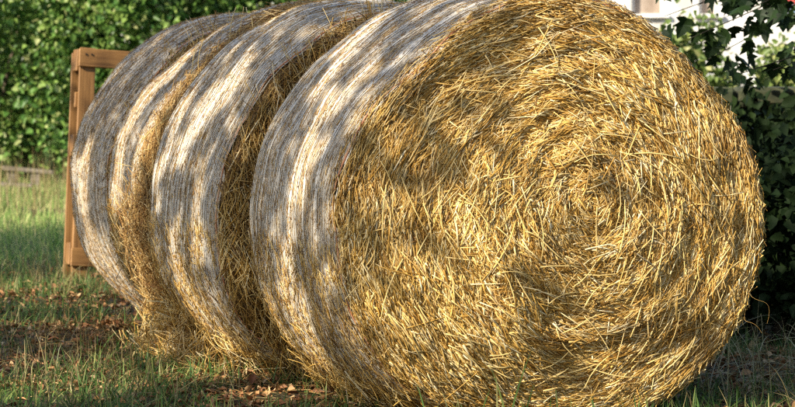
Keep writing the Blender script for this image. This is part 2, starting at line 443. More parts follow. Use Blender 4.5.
def thread_mesh(b, rg, count):
    """net threads: long ones round the bale, and short slanting ties between them"""
    parts = []
    nseg = 150
    span = 2 * np.pi
    for k in range(count):
        y0 = b.net0 + 0.01 + (b.w - b.net0 - 0.02) * (k + rg.uniform(-0.4, 0.4)) / count
        y0 = min(max(y0, b.net0 + 0.006), b.w - 0.006)
        t0 = rg.uniform(0, span)
        ln = rg.uniform(0.6, 1.0) * span
        th = t0 + np.linspace(0, ln, int(nseg * ln / span))
        y = y0 + (0.012 + rg.normal() * 0.003) * (th - t0 - ln / 2) + 0.003 * np.sin(th * rg.uniform(3, 9) + rg.uniform(0, 6)) + rg.normal(size=len(th)) * 0.0009
        y = np.clip(y, b.net0 + 0.003, b.w - 0.003)
        P, nv = b.side(y, th, 0.0085)
        w = rg.uniform(0.0009, 0.0021)
        A = P.copy(); A[:, 1] -= w; C = P.copy(); C[:, 1] += w; Tp = P + nv * w * 0.9
        m = len(th); V = np.concatenate([A, Tp, C]); i = np.arange(m - 1)
        F = np.concatenate([np.stack([i, i + 1, m + i + 1, m + i], 1), np.stack([m + i, m + i + 1, 2 * m + i + 1, 2 * m + i], 1)])
        parts.append((V, F))
    # ties
    N = count * 60
    th = rg.uniform(0, span, N); y = rg.uniform(b.net0 + 0.01, b.w - 0.03, N)
    dy = rg.uniform(0.008, 0.02, N); dt = rg.uniform(0.02, 0.06, N) * rg.choice([-1, 1], N)
    P0, n0 = b.side(y, th, 0.0085); P1, n1 = b.side(y + dy, th + dt, 0.0085)
    T = P1 - P0
    parts.append(strips((P0 + P1) / 2, T, n0, np.linalg.norm(T, axis=1), np.full(N, 0.0016), np.full(N, 0.001), seg=1))
    V, F = join(parts)
    return mesh_np('net_threads', V, F, M['net_thread'])

def face_straw(b, rg, N, rmin=0.0, thr=None, lmul=1.0, tilt=0.045, wr=(0.0013, 0.0062)):
    rr = np.sqrt(rg.uniform(rmin ** 2, 1.0, N)); th = rg.uniform(0, 2 * np.pi, N)
    if thr: th = rg.uniform(thr[0], thr[1], N)
    P = b.face(rr, th)
    vx = 0.17 * (1 - rr)
    dx = P[:, 0] - vx * 0.9; dz = P[:, 2] - b.zc - 0.115 * (1 - rr)
    ang = np.arctan2(dz, dx) + np.pi / 2
    cl = noise(P * np.array([1, 0, 1]), 5.5, 50 + b.seed, 2)
    wild = np.clip(noise(P * np.array([1, 0, 1]), 3.5, 61 + b.seed, 2) * 1.2 + 0.35, 0.15, 1.0)
    ang = ang + 0.42 * cl * np.clip(1.25 - rr, 0.25, 1) + rg.normal(size=N) * (0.13 + 0.36 * wild * np.clip(1.3 - rr, 0.4, 1)) - 0.06
    rnd = rg.uniform(size=N) < 0.045
    ang = np.where(rnd, rg.uniform(0, 6.28, N), ang)
    L = np.clip(np.exp(rg.normal(-2.2, 0.5, N)) * lmul, 0.035, 0.34)
    L *= np.clip((1.06 - rr) * 5, 0.4, 1) * np.clip(rr * 4, 0.5, 1)
    T = np.stack([np.cos(ang), 0 * ang, np.sin(ang)], 1)
    # follow the lumpy surface
    eps = 0.03
    xa = P[:, 0] + T[:, 0] * eps; za = P[:, 2] - b.zc + T[:, 2] * eps
    tha = np.arctan2(za / b.up, xa / b.a); xr, zr = b.ring(tha)
    ra = np.clip(np.hypot(xa, za) / np.maximum(np.hypot(xr, zr) * 0.945, 1e-3), 0, 1.02)
    slope = (b.face(ra, tha)[:, 1] - P[:, 1]) / eps
    T[:, 1] = np.clip(slope, -0.6, 0.6) * 0.85 + rg.normal(size=N) * tilt
    Nn = np.stack([rg.normal(size=N) * 0.35, -np.ones(N), rg.normal(size=N) * 0.35], 1)
    P[:, 1] -= rg.uniform(-0.008, 0.016, N)
    W = wr[0] + (wr[1] - wr[0]) * rg.uniform(0, 1, N) ** 1.5; H = W * rg.uniform(0.25, 0.6, N)
    bend = -0.10 * L / np.maximum(rr * 0.76, 0.2) * 1.2 + rg.normal(size=N) * 0.06
    return strips(P, T, Nn, L, W, H, bend, rg.normal(size=N) * 0.05 - 0.02)

def side_straw(b, rg, N, y0, y1, t0, t1, out, spread=0.5, L0=0.05, L1=0.14, tilt=0.1, wm=1.0):
    y = rg.uniform(y0, y1, N); th = rg.uniform(t0, t1, N)
    P, nv = b.side(y, th, 0.006)
    P = P + nv * (out * rg.uniform(0, 1, N) ** 1.5)[:, None]
    tan = norm(np.cross(np.array([0, 1.0, 0]), nv))
    a = rg.normal(size=N) * spread
    T = tan * np.cos(a)[:, None] + np.array([0, 1.0, 0]) * np.sin(a)[:, None] + nv * (rg.normal(size=N) * tilt)[:, None]
    L = rg.uniform(L0, L1, N)
    P[:, 2] = np.maximum(P[:, 2], 0.02)
    return strips(P, T, nv + rg.normal(size=(N, 3)) * 0.4, L, wm * rg.uniform(0.002, 0.005, N), wm * rg.uniform(0.001, 0.0025, N),
                  rg.normal(size=N) * 0.08, rg.normal(size=N) * 0.06)

def rim_straw(b, rg, N, t0=0, t1=2 * np.pi, stick=0.05):
    """stalks fraying over the rim of the face"""
    th = rg.uniform(t0, t1, N); y = rg.uniform(-0.02, 0.03, N)
    P, nv = b.side(np.clip(y, 0, 1), th, rg.uniform(-0.03, 0.004, N)); P[:, 1] = y
    tan = norm(np.cross(np.array([0, 1.0, 0]), nv))
    T = tan * rg.choice([-1, 1], N)[:, None] + nv * (rg.uniform(-0.1, 1, N) ** 3 * 0.30)[:, None] + np.array([0, 1.0, 0]) * (rg.normal(size=N) * 0.14)[:, None]
    L = rg.uniform(0.04, 0.15, N)
    P[:, 2] = np.maximum(P[:, 2], 0.02)
    return strips(P, T, nv + rg.normal(size=(N, 3)) * 0.5, L, rg.uniform(0.0022, 0.005, N), rg.uniform(0.001, 0.0026, N), rg.normal(size=N) * 0.1, 0)

def cord_mesh(b, y, rg):
    th = np.linspace(0, 2 * np.pi, 150)
    yy = y + 0.007 * np.sin(th * 5 + b.seed) + 0.005 * np.sin(th * 13 + 2 * b.seed)
    P, nv = b.side(np.clip(yy, 0.002, b.w - 0.002), th, 0.009)
    V, F = tube(P, 0.0026, 5)
    return mesh_np('edge_cord', V, F, M['cord'], True)

BALES = [
    Bale(0.00, -0.01, 1.10, 0.778, 0.792, 0.675, 0),
    Bale(1.32, -0.12, 1.04, 0.765, 0.765, 0.692, 1),
    Bale(2.54, -0.06, 1.02, 0.76, 0.75, 0.71, 2, net0=0.25),
    Bale(3.68, -0.09, 0.80, 0.738, 0.735, 0.72, 3),
]
LABELS = ['round straw bale whose whole golden straw face is exposed at the end of the row',
          'net wrapped round straw bale standing just behind the bale with the exposed face',
          'round straw bale with torn net and straw spilling down its side onto the grass',
          'net wrapped round straw bale at the far end of the row beside the wooden pallet']
stalk_meshes = []
rgs = np.random.default_rng(5)
for k in range(10):
    L = 0.08 + 0.016 * k
    V, F = strips(np.zeros((1, 3)), np.array([[1.0, 0, 0]]), np.array([[0, -1.0, 0.3]]), np.array([L]), np.array([rgs.uniform(0.003, 0.0055)]),
                  np.array([0.003]), rgs.uniform(-0.1, 0.1), rgs.uniform(-0.06, 0.06), seg=4)
    stalk_meshes.append((mesh_np('straw_stalk', V, F, M['loose']), L))

for i, b in enumerate(BALES):
    rg = np.random.default_rng(40 + i)
    root = empty('straw_bale', tuple(b.org), AX)
    tag(root, LABELS[i], 'straw bale', 'round straw bales in a row')
    link('straw_core', body_mesh(b), root)
    link('net_wrap', net_mesh(b), root)
    tag(link('net_threads', thread_mesh(b, rg, [125, 118, 72, 90][i]), root), kind='stuff')
    link('edge_cord', cord_mesh(b, b.net0 + 0.016, rg), root)
    # straw on the face
    if i == 0:
        parts = [face_straw(b, rg, 24000, lmul=0.78), face_straw(b, rg, 26000, lmul=0.6, wr=(0.0010, 0.0032), tilt=0.06), face_straw(b, rg, 18000, lmul=0.34, tilt=0.10, wr=(0.0016, 0.0085)), rim_straw(b, rg, 3800), side_straw(b, rg, 1500, -0.02, 0.05, 0, 2 * np.pi, 0.012, 0.5, 0.03, 0.11, tilt=0.10), rim_straw(b, rg, 900, -0.9, 1.4)]
    else:
        parts = [face_straw(b, rg, 7500, 0.55, (np.pi * 0.42, np.pi * 1.42), 1.5), face_straw(b, rg, 2500, 0.4), rim_straw(b, rg, 900, np.pi * 0.4, np.pi * 1.45)]
    V, F = join(parts)
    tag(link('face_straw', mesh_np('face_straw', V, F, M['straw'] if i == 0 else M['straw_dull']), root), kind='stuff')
    # flecks poking through the net
    parts = [side_straw(b, rg, 11000, b.net0 + 0.02, b.w - 0.01, np.pi * 0.25, np.pi * 1.5, 0.010, 0.40, 0.008, 0.035, tilt=0.14, wm=0.65),
             side_straw(b, rg, 1100, b.net0 + 0.02, b.w - 0.01, 0, 2 * np.pi, 0.008, 0.35, 0.015, 0.05, tilt=0.12)]
    V, F = join(parts)
    tag(link('net_flecks', mesh_np('net_flecks', V, F, M['fleck']), root), kind='stuff')
    if i < 3:       # worn lower flank: straw works out through the net
        V, F = side_straw(b, rg, 2600, b.net0 + 0.02, b.w - 0.02, np.pi * 1.02, np.pi * 1.46, 0.02, 0.55, 0.02, 0.09, tilt=0.15)
        V2, F2 = side_straw(b, rg, 700, b.net0 + 0.02, b.w - 0.02, np.pi * 1.22, np.pi * 1.46, 0.06, 0.8, 0.05, 0.16, tilt=0.3)
        V, F = join([(V, F), (V2, F2)])
        tag(link('flank_straw', mesh_np('flank_straw', V, F, M['straw']), root), kind='stuff')
    if i in (1, 3):  # long stalks hanging out of the face in the groove
        N = 900
        rr = np.sqrt(rg.uniform(0.55, 1.0, N)); th = rg.uniform(np.pi * 0.45, np.pi * 1.42, N)
        P = b.face(rr, th, 0.03)
        T = np.stack([rg.normal(size=N) * 0.45, rg.normal(size=N) * 0.22, np.ones(N)], 1)
        L = rg.uniform(0.07, 0.26, N); P[:, 2] = np.maximum(P[:, 2], L * 0.5)
        V, F = strips(P, T, rg.normal(size=(N, 3)), L, rg.uniform(0.002, 0.005, N), rg.uniform(0.001, 0.003, N), rg.normal(size=N) * 0.12, rg.normal(size=N) * 0.08)
        tag(link('hanging_straw', mesh_np('hanging_straw', V, F, M['straw']), root), kind='stuff')
    if i == 2:      # bare bulging front half of the torn bale
        parts = [side_straw(b, rg, 6500, -0.03, 0.26, np.pi * 0.3, np.pi * 1.5, 0.025, 0.55, 0.05, 0.2, tilt=0.18),
                 side_straw(b, rg, 2600, -0.06, 0.20, np.pi * 1.0, np.pi * 1.46, 0.11, 0.9, 0.06, 0.24, tilt=0.3)]
        V, F = join(parts)
        tag(link('spilling_straw', mesh_np('spilling_straw', V, F, M['fleck']), root), kind='stuff')
    # single long stalks lying loose on the straw
    nst = [130, 50, 60, 20][i]
    for k in range(nst):
        me, L = stalk_meshes[rg.integers(10)]
        if i == 0:
            rr = math.sqrt(rg.uniform(0.01, 0.78)); th = rg.uniform(0, 2 * np.pi)
        else:
            rr = math.sqrt(rg.uniform(0.6, 0.94)); th = rg.uniform(np.pi * 0.5, np.pi * 1.4)
        if i == 2 and k % 3:
            p3, nv = b.side(np.array([rg.uniform(0, 0.3)]), np.array([rg.uniform(np.pi * 0.6, np.pi * 1.4)]), 0.06)
            p3 = p3[0]; ry = rg.uniform(0, 3.14); yaw = -1.2 + rg.normal() * 0.3
        else:
            p3 = b.face(np.array([rr]), np.array([th]), 0.026)[0]
            ry = -(th + np.pi / 2 + rg.normal() * 0.45); yaw = rg.normal() * 0.10
        link('straw_stalk', me, root, tuple(p3), Euler((rg.normal() * 0.2, ry, yaw)))
    if i == 0:      # torn net threads hanging off the rim at its shaded side
        for k, (px, py, ln) in enumerate([(0.66, 0.44, 0.16), (0.69, 0.50, 0.17)]):
            t = np.linspace(0, 1, 16)
            pts = np.stack([px + 0.06 * t + 0.02 * np.sin(t * 7 + k * 2), -0.03 + 0.02 * np.sin(t * 5 + k), py - ln * t + 0.02 * np.sin(t * 9 + k) * t], 1)
            V, F = tube(pts, 0.0005, 5)
            link('hanging_thread', mesh_np('hanging_thread', V, F, M['straw_dull'], True), root)

# loose straw and weeds lying in the groove on top between the two nearer bales
rg = np.random.default_rng(90)
b = BALES[1]
N = 420
th = rg.uniform(np.pi * 0.30, np.pi * 0.66, N); y = rg.uniform(-0.2, 0.06, N)
P, nv = b.side(np.clip(y, 0.0, 1), th, rg.uniform(-0.05, 0.01, N)); P[:, 1] = y
T = np.stack([rg.normal(size=N), rg.normal(size=N), rg.normal(size=N) * 0.35], 1)
Wp = P @ np.array([RIGHT, DEEP, [0, 0, 1]]) + b.org; Wt = T @ np.array([RIGHT, DEEP, [0, 0, 1]])
V, F = strips(Wp, Wt, np.tile([[0, 0, 1.0]], (N, 1)), rg.uniform(0.05, 0.2, N), rg.uniform(0.002, 0.005, N), rg.uniform(0.001, 0.003, N), rg.normal(size=N) * 0.1)
tag(link('loose_straw', mesh_np('loose_straw', V, F, M['straw_dull'])), 'loose dull straw lying in the groove between the two front bales', 'straw', kind='stuff')

# ------------------------------------------------------------------ sun patches: places the foliage overhead leaves open to the sun
def on_side(i, fr, deg):
    b = BALES[i]; P, nv = b.side(np.array([b.w * fr]), np.array([math.radians(deg)]))
    return (P @ np.array([RIGHT, DEEP, [0, 0, 1]]))[0] + b.org
GAPS = []
def gap(p, r): GAPS.append((np.asarray(p, float), r))
# nearest bale: streaks down its flank
for fr, d in ((0.72, 128), (0.66, 134), (0.60, 140), (0.55, 146)): gap(on_side(0, fr, d), 0.085)
for fr, d in ((0.30, 140), (0.32, 148), (0.34, 156), (0.36, 164), (0.38, 172)): gap(on_side(0, fr, d), 0.065)
for fr, d in ((0.50, 184), (0.50, 192), (0.52, 200), (0.52, 208), (0.5, 216)): gap(on_side(0, fr, d), 0.07)
for fr, d in ((0.85, 112), (0.8, 120)): gap(on_side(0, fr, d), 0.04)
for fr, d in ((0.8, 200), (0.78, 212)): gap(on_side(0, fr, d), 0.04)
# second bale
for fr, d in ((0.8, 150), (0.8, 160), (0.82, 172), (0.2, 176), (0.22, 188)): gap(on_side(1, fr, d), 0.05)
for fr, d in ((0.35, 140), (0.42, 148), (0.5, 156), (0.55, 164)): gap(on_side(1, fr, d), 0.08)
for fr, d in ((0.75, 112), (0.85, 104)): gap(on_side(1, fr, d), 0.07)
for fr, d in ((0.5, 196), (0.5, 206), (0.45, 216), (0.4, 226), (0.3, 234)): gap(on_side(1, fr, d), 0.08)
# torn bale
for fr, d in ((0.7, 128), (0.7, 136), (0.7, 144), (0.7, 152), (0.7, 160), (0.7, 170), (0.7, 180)): gap(on_side(2, fr, d), 0.12)
for fr, d in ((0.25, 150), (0.25, 165), (0.25, 180), (0.25, 195), (0.25, 210), (0.25, 222)): gap(on_side(2, fr, d), 0.13)
# far bale
for fr, d in ((0.4, 178), (0.4, 190), (0.4, 202), (0.45, 214)): gap(on_side(3, fr, d), 0.09)
# ground patches
for px, py, r in ((60, 398, .2), (180, 385, .16), (240, 385, .12), (20, 370, .14), (150, 350, .12), (90, 300, .12), (130, 320, .1), (220, 350, .12), (300, 400, .1), (20, 400, .2), (100, 400, .12), (75, 310, .1), (60, 385, .14), (95, 375, .14), (130, 365, .13), (170, 368, .12), (30, 360, .08), (120, 395, .10), (205, 330, .09), (190, 345, .08),
                  (20, 330, .12), (15, 300, .16), (40, 290, .16), (110, 330, .1), (260, 400, .07), (60, 345, .06), (0, 395, .1), (150, 300, .06)):
    Z = CAM_H * F_PX / (py - HORIZON); gap(at(px, py, Z), r)
# pallet
for px, py, r in ((85, 60, .2), (110, 55, .15), (80, 130, .15), (68, 200, .15), (70, 250, .12)): gap(at(px, py, 17.2), r)
FACE_C = ROW0 + np.array([0, 0, 0.70])

def shade_keep(P, rg):
    """True where a leaf may stay: outside every open sun lane, and only sparse over the exposed face"""
    keep = np.ones(len(P), bool)
    for g, r in GAPS:
        d = P - g; t = d @ TO_SUN; q = d - t[:, None] * TO_SUN
        keep &= ~((np.linalg.norm(q, axis=1) < r + 0.035) & (t > 0) & (rg.uniform(size=len(P)) < 0.90))
    # shadow of a leaf on the face plane
    nrm = np.array([SR, -CR, 0])
    t = ((P - FACE_C) @ nrm) / (TO_SUN @ nrm)
    h = P - t[:, None] * TO_SUN - FACE_C
    u = h @ RIGHT; v = h[:, 2]
    infl = (np.hypot(u, v) < 0.86) & (u > -0.80)
    br = np.zeros(len(P))
    for cu, cv, cr in ((0.17, 0.46, 0.27), (0.02, 0.40, 0.2), (-0.26, -0.19, 0.25), (0.50, 0.07, 0.26), (0.33, 0.30, 0.2), (-0.38, -0.42, 0.22), (0.13, 0.14, 0.15), (0.35, -0.25, 0.16)):
        br = np.maximum(br, np.clip(1.6 - np.hypot(u - cu, v - cv) / cr, 0, 1))
    drop = infl & (t > 0) & ~(rg.uniform(size=len(P)) < 0.50 * (1 - br))
    return keep & ~drop

# ------------------------------------------------------------------ trees and shrubs
def crown_points(rg, N, c, rad, clumps=26, spread=0.3, shell=0.55):
    """leaf positions gathered in clumps inside an ellipsoid"""
    C = rg.normal(size=(clumps, 3)); C = norm(C) * (rg.uniform(shell, 1.0, (clumps, 1)))
    C = C * rad * (1 - spread * 0.6) + c
    k = rg.integers(clumps, size=N)
    P = C[k] + rg.normal(size=(N, 3)) * np.asarray(rad) * spread
    return P, C

def shade_tree(name, label, base, cz, rad, nleaf, seed, mat='leaf_tree', llen=0.10, keep=True, clumps=40, zmin=1.6, group='trees standing round the yard'):
    rg = np.random.default_rng(seed)
    root = empty(name, tuple(base)); tag(root, label, 'tree', group)
    c = np.array([0, 0, cz]); base = np.asarray(base, float)
    P, C = crown_points(rg, nleaf, c, np.array(rad), clumps, 0.24)
    P = P[P[:, 2] > zmin]
    if keep: P = P[shade_keep(P + base, rg)]
    n_ = len(P)
    d = norm(P - c) + rg.normal(size=(n_, 3)) * 0.7; nn = rg.normal(size=(n_, 3)) * 0.8 + np.array([0, 0, 0.7]) + TO_SUN * 0.5
    V, F = leaves(P, d, nn, rg.uniform(0.7, 1.3, n_) * llen, rg.uniform(0.6, 1.0, n_) * llen)
    tag(link('crown', mesh_np('crown', V, F, M[mat]), root), kind='stuff')
    t = np.linspace(0, 1, 9)[:, None]
    top = np.array([0.2, 0.1, cz])
    pts = t * top + 0.07 * np.sin(t * 5 + seed) * np.array([1, 0.7, 0])
    V, F = tube(pts, np.linspace(0.16, 0.06, 9), 9)
    tr = link('trunk', mesh_np('trunk', V, F, M['bark'], True), root)
    for k in range(min(9, clumps)):
        s = pts[rg.integers(4, 8)]
        tt = np.linspace(0, 1, 6)[:, None]
        br = s + (C[k] - s) * tt * 0.9 + np.array([0, 0, 0.15]) * np.sin(tt * 3.14)
        if keep and not shade_keep(br + base, rg).all(): continue
        V, F = tube(br, np.linspace(0.05, 0.012, 6), 6)
        link('limb', mesh_np('limb', V, F, M['bark'], True), tr)
    return root

def pq(p, q):      # p: across the sun, q: towards the sun
    return np.array([p * 0.7071 - q * 0.7071, -p * 0.7071 - q * 0.7071, 0])
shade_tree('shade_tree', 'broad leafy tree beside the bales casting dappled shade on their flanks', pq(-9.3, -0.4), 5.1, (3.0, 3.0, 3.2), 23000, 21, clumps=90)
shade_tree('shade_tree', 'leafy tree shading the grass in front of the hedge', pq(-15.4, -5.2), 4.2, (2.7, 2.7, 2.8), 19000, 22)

def leaf_normals(rg, n): return rg.normal(size=(n, 3)) * 0.6 + np.array([-0.25, -0.7, 0.55])

def shrub(name, label, cat, base, rad, nleaf, seed, mat, llen, group, cz=None, clumps=30, stems=5, boxy=False):
    rg = np.random.default_rng(seed)
    root = empty(name, tuple(base)); tag(root, label, cat, group)
    cz = rad[2] * 0.95 if cz is None else cz
    c = np.array([0, 0, cz])
    C = norm(rg.normal(size=(clumps, 3))) * rg.uniform(0.45, 1.0, (clumps, 1)) * np.array(rad) * 0.9 + c
    if boxy: C = rg.uniform(-1, 1, (clumps, 3)) * np.array(rad) + c
    k = rg.integers(clumps, size=nleaf)
    P = C[k] + rg.normal(size=(nleaf, 3)) * np.array(rad) * (0.135 if boxy else 0.17)
    P = P[P[:, 2] > 0.03]; n_ = len(P)
    d = rg.normal(size=(n_, 3)) * 0.8 + np.array([0, -0.2, -0.5])
    V, F = leaves(P, d, leaf_normals(rg, n_), rg.uniform(0.5, 1.35, n_) * llen, rg.uniform(0.5, 1.0, n_) * llen)
    tag(link('foliage', mesh_np('foliage', V, F, M[mat]), root), kind='stuff')
    for s in range(stems):
        t = np.linspace(0, 1, 7)[:, None]
        e = C[rg.integers(clumps)]
        st = np.array([rg.uniform(-0.3, 0.3) * rad[0], rg.uniform(-0.2, 0.2) * rad[1], -0.02])
        pts = st + (e - st) * t + np.array([0, 0, 0.25]) * np.sin(t * 3.14)
        V, F = tube(pts, np.linspace(0.03, 0.008, 7), 6)
        link('stem', mesh_np('stem', V, F, M['bark'], True), root)
    return root

# lit hedge behind the meadow
HG = 'hedge shrubs behind the meadow'
hedge_spec = [(-6.3, 33.6, 1.5, 2.4, 'hedge shrub growing beyond the weathered planks, outermost of the hedge'),
              (-4.4, 34.2, 1.35, 2.1, 'leafy green hedge shrub rising behind the weathered planks'),
              (-3.0, 33.8, 1.2, 1.9, 'leafy green hedge shrub rising behind the wooden pallet'),
              (-1.7, 34.4, 1.25, 2.0, 'leafy green hedge shrub showing above the far net wrapped bale'),
              (-0.2, 34.0, 1.3, 2.0, 'leafy hedge shrub hidden mostly by the row of bales')]
for k, (x, y, rx, rz, lab) in enumerate(hedge_spec):
    shrub('hedge_shrub', lab, 'shrub', (x, y, 0), (rx, 1.15, rz), 15500, 60 + k, 'leaf', 0.082, HG, clumps=46, boxy=True)

for k, x in enumerate((-6.0, -3.6, -1.2)):
    shrub('hedge_shrub', ['tall bush backing the hedge at its outermost end', 'tall bush backing the hedge behind the wooden pallet', 'tall bush backing the hedge above the far bale'][k],
          'shrub', (x, 36.8, 0), (1.6, 0.9, 1.75), 9000, 160 + k, 'leaf', 0.11, HG, clumps=34, boxy=True)

# pale sunlit shrubs behind the wall
for k, (x, y) in enumerate([(2.55, 25.5), (3.2, 26.2), (4.0, 25.8)]):
    shrub('flowering_shrub', ['pale sunlit shrub behind the mossy wall next to the nearest bale', 'pale sunlit shrub in front of the white house window',
          'pale sunlit shrub in front of the house corner with the blue window'][k], 'shrub', (x, y, 0), (0.6, 0.5, 0.84), 4200, 80 + k, 'leaf_pale', 0.075, 'pale shrubs behind the wall', clumps=22)

# dark bushes in the shade beside the bales
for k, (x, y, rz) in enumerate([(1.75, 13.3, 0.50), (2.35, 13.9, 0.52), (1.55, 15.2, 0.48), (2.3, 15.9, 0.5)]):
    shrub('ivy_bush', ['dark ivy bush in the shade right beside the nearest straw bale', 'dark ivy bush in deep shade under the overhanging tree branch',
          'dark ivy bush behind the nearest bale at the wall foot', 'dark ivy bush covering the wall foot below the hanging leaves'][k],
          'bush', (x, y, 0), (0.62, 0.5, rz), 7500, 100 + k, 'leaf_shade', 0.062, 'dark bushes by the wall', clumps=26, cz=0.47)

shrub('sky_block_shrub', 'tall dark shrub added out of view to block sky light beside the ivy bushes', 'shrub', (3.6, 11.6, 0), (1.15, 1.3, 1.7), 9000, 120, 'leaf_shade', 0.09, 'dark bushes by the wall', clumps=50)  # unseen shrub, added to keep sky light off the ivy bushes

shrub('ivy_bush', 'sparse dark ivy climbing over the top of the mossy wall', 'bush', (2.5, 17.6, 0), (0.8, 0.22, 0.5), 3000, 125, 'leaf_shade', 0.08, 'dark bushes by the wall', clumps=20, cz=0.72)

# ------------------------------------------------------------------ mossy stone wall
wall = empty('stone_wall', (2.9, 18.0, 0)); tag(wall, 'low mossy stone wall with coping behind the dark bushes', 'wall')
rnd = random.Random(4)
z = 0.0
for row, hh in enumerate([0.21, 0.21, 0.2, 0.19, 0.18]):
    x = -2.0 - rnd.uniform(0, 0.2)
    while x < 2.2:
        ln = rnd.uniform(0.24, 0.42)
        link('stone', box_mesh('stone', ln - 0.014, 0.30 + rnd.uniform(-0.03, 0.03), hh - 0.012, M['stone'], 0.02, 0.012, rnd), wall, (x + ln / 2, 0, z + hh / 2))
        x += ln
    z += hh
x = -2.1
while x < 2.2:
    ln = rnd.uniform(0.5, 0.7)
    link('coping_stone', box_mesh('coping_stone', ln - 0.012, 0.40, 0.12, M['stone'], 0.025, 0.01, rnd), wall, (x + ln / 2, 0, z + 0.062))
    x += ln
link('mortar', box_mesh('mortar', 4.1, 0.22, z, M['soil'], 0.0), wall, (0.05, 0, z / 2))

# ------------------------------------------------------------------ white house behind
house = empty('white_house', (5.0, 38.0, 0)); tag(house, 'white plastered house behind the pale shrubs and the stone wall', 'house')
def wall_piece(x0, x1, z0, z1, name='wall', mat='plaster', y=0, d=0.3, b=0.0):
    return link(name, box_mesh(name, x1 - x0, d, z1 - z0, M[mat], b), house, ((x0 + x1) / 2, y + d / 2, (z0 + z1) / 2))
X = lambda px: (px - 397.5) / F_PX * 38 - 5.0
wins = [(X(631), X(664)), (X(698), X(718)), (X(781), X(812))]
edges = [-4.2] + [v for w_ in wins for v in w_] + [4.0]
Z0, Z1 = 2.0, 3.2
wall_piece(-4.2, 4.0, 0, Z0); wall_piece(-4.2, 4.0, Z1, 5.6)
for k in range(0, len(edges), 2): wall_piece(edges[k], edges[k + 1], Z0 + 0.001, Z1 - 0.001, y=0.001)
for k, (x0, x1) in enumerate(wins):
    w_ = link('window', box_mesh('window', x1 - x0 - 0.004, 0.03, Z1 - Z0 - 0.004, M['glass' if k == 2 else 'brown_panel'], 0), house, ((x0 + x1) / 2, 0.14, (Z0 + Z1) / 2))
    link('sill', box_mesh('sill', x1 - x0 + 0.12, 0.12, 0.05, M['plaster'], 0.006), w_, (0, -0.16, -(Z1 - Z0) / 2 - 0.028))
    for sx in (-1, 1):
        link('window_frame', box_mesh('window_frame', 0.04, 0.05, Z1 - Z0 - 0.01, M['red' if k == 2 else 'plaster'], 0.004), w_, (sx * ((x1 - x0) / 2 - 0.025), -0.042, 0))
    link('window_bar', box_mesh('window_bar', x1 - x0 - 0.1, 0.04, 0.06, M['red' if k == 2 else 'plaster'], 0.004), w_, (0, -0.037, -0.44 if k == 2 else 0.1))
rf = bpy.data.meshes.new('roof')
rf.from_pydata([(-4.7, -0.6, 5.5), (4.5, -0.6, 5.5), (4.5, 4, 7.6), (-4.7, 4, 7.6), (-4.7, 8.6, 5.5), (4.5, 8.6, 5.5),
                (-4.7, -0.6, 5.62), (4.5, -0.6, 5.62), (4.5, 4, 7.74), (-4.7, 4, 7.74), (-4.7, 8.6, 5.62), (4.5, 8.6, 5.62)], [],
               [(0, 3, 2, 1), (3, 4, 5, 2), (6, 7, 8, 9), (9, 8, 11, 10), (0, 1, 7, 6), (4, 10, 11, 5), (0, 6, 9, 3), (3, 9, 10, 4), (1, 2, 8, 7), (2, 5, 11, 8)])
rf.materials.append(M['roof']); link('roof', rf, house)
link('side_wall', box_mesh('side_wall', 0.3, 7.7, 5.6, M['plaster'], 0), house, (-4.05, 4.16, 2.8))
link('side_wall', box_mesh('side_wall', 0.3, 7.7, 5.6, M['plaster'], 0), house, (3.85, 4.16, 2.8))
link('back_wall', box_mesh('back_wall', 7.8, 0.3, 5.6, M['plaster'], 0), house, (-0.1, 7.84, 2.8))

# ------------------------------------------------------------------ overhanging maple at the wall
rg = np.random.default_rng(31)
maple = empty('maple_tree', (3.6, 15.6, 0)); tag(maple, 'maple tree with shade-darkened leaves on low branches hanging in front of the white house', 'tree', 'trees standing round the yard')
mb = np.array([3.6, 15.6, 0])
t = np.linspace(0, 1, 9)[:, None]
V, F = tube(t * np.array([-0.15, 0, 4.6]) + 0.05 * np.sin(t * 6) * np.array([1, 1, 0]), np.linspace(0.15, 0.06, 9), 9)
mtr = link('trunk', mesh_np('trunk', V, F, M['bark'], True), maple)
def lobed_leaf(seed):
    r = random.Random(seed)
    out = [(0, 0), (0.18, -0.06), (0.50, 0.12), (0.30, 0.26), (0.56, 0.55), (0.26, 0.52), (0.20, 0.66), (0.0, 1.0)]
    pts = out + [(-x * r.uniform(0.85, 1.1), y) for x, y in out[-2:0:-1]]
    s = r.uniform(0.075, 0.10)
    V = [(x * s, y * s, -abs(x) * s * 0.25 - (y * y) * s * 0.15 + r.uniform(-0.003, 0.003)) for x, y in pts]
    V.append((0, 0.35 * s, 0.004)); c = len(V) - 1; n = len(pts)
    me = bpy.data.meshes.new('leaf'); me.from_pydata(V, [], [(c, k, (k + 1) % n) for k in range(n)]); me.materials.append(M['leaf_tree'])
    return me
lobes = [lobed_leaf(k) for k in range(6)]
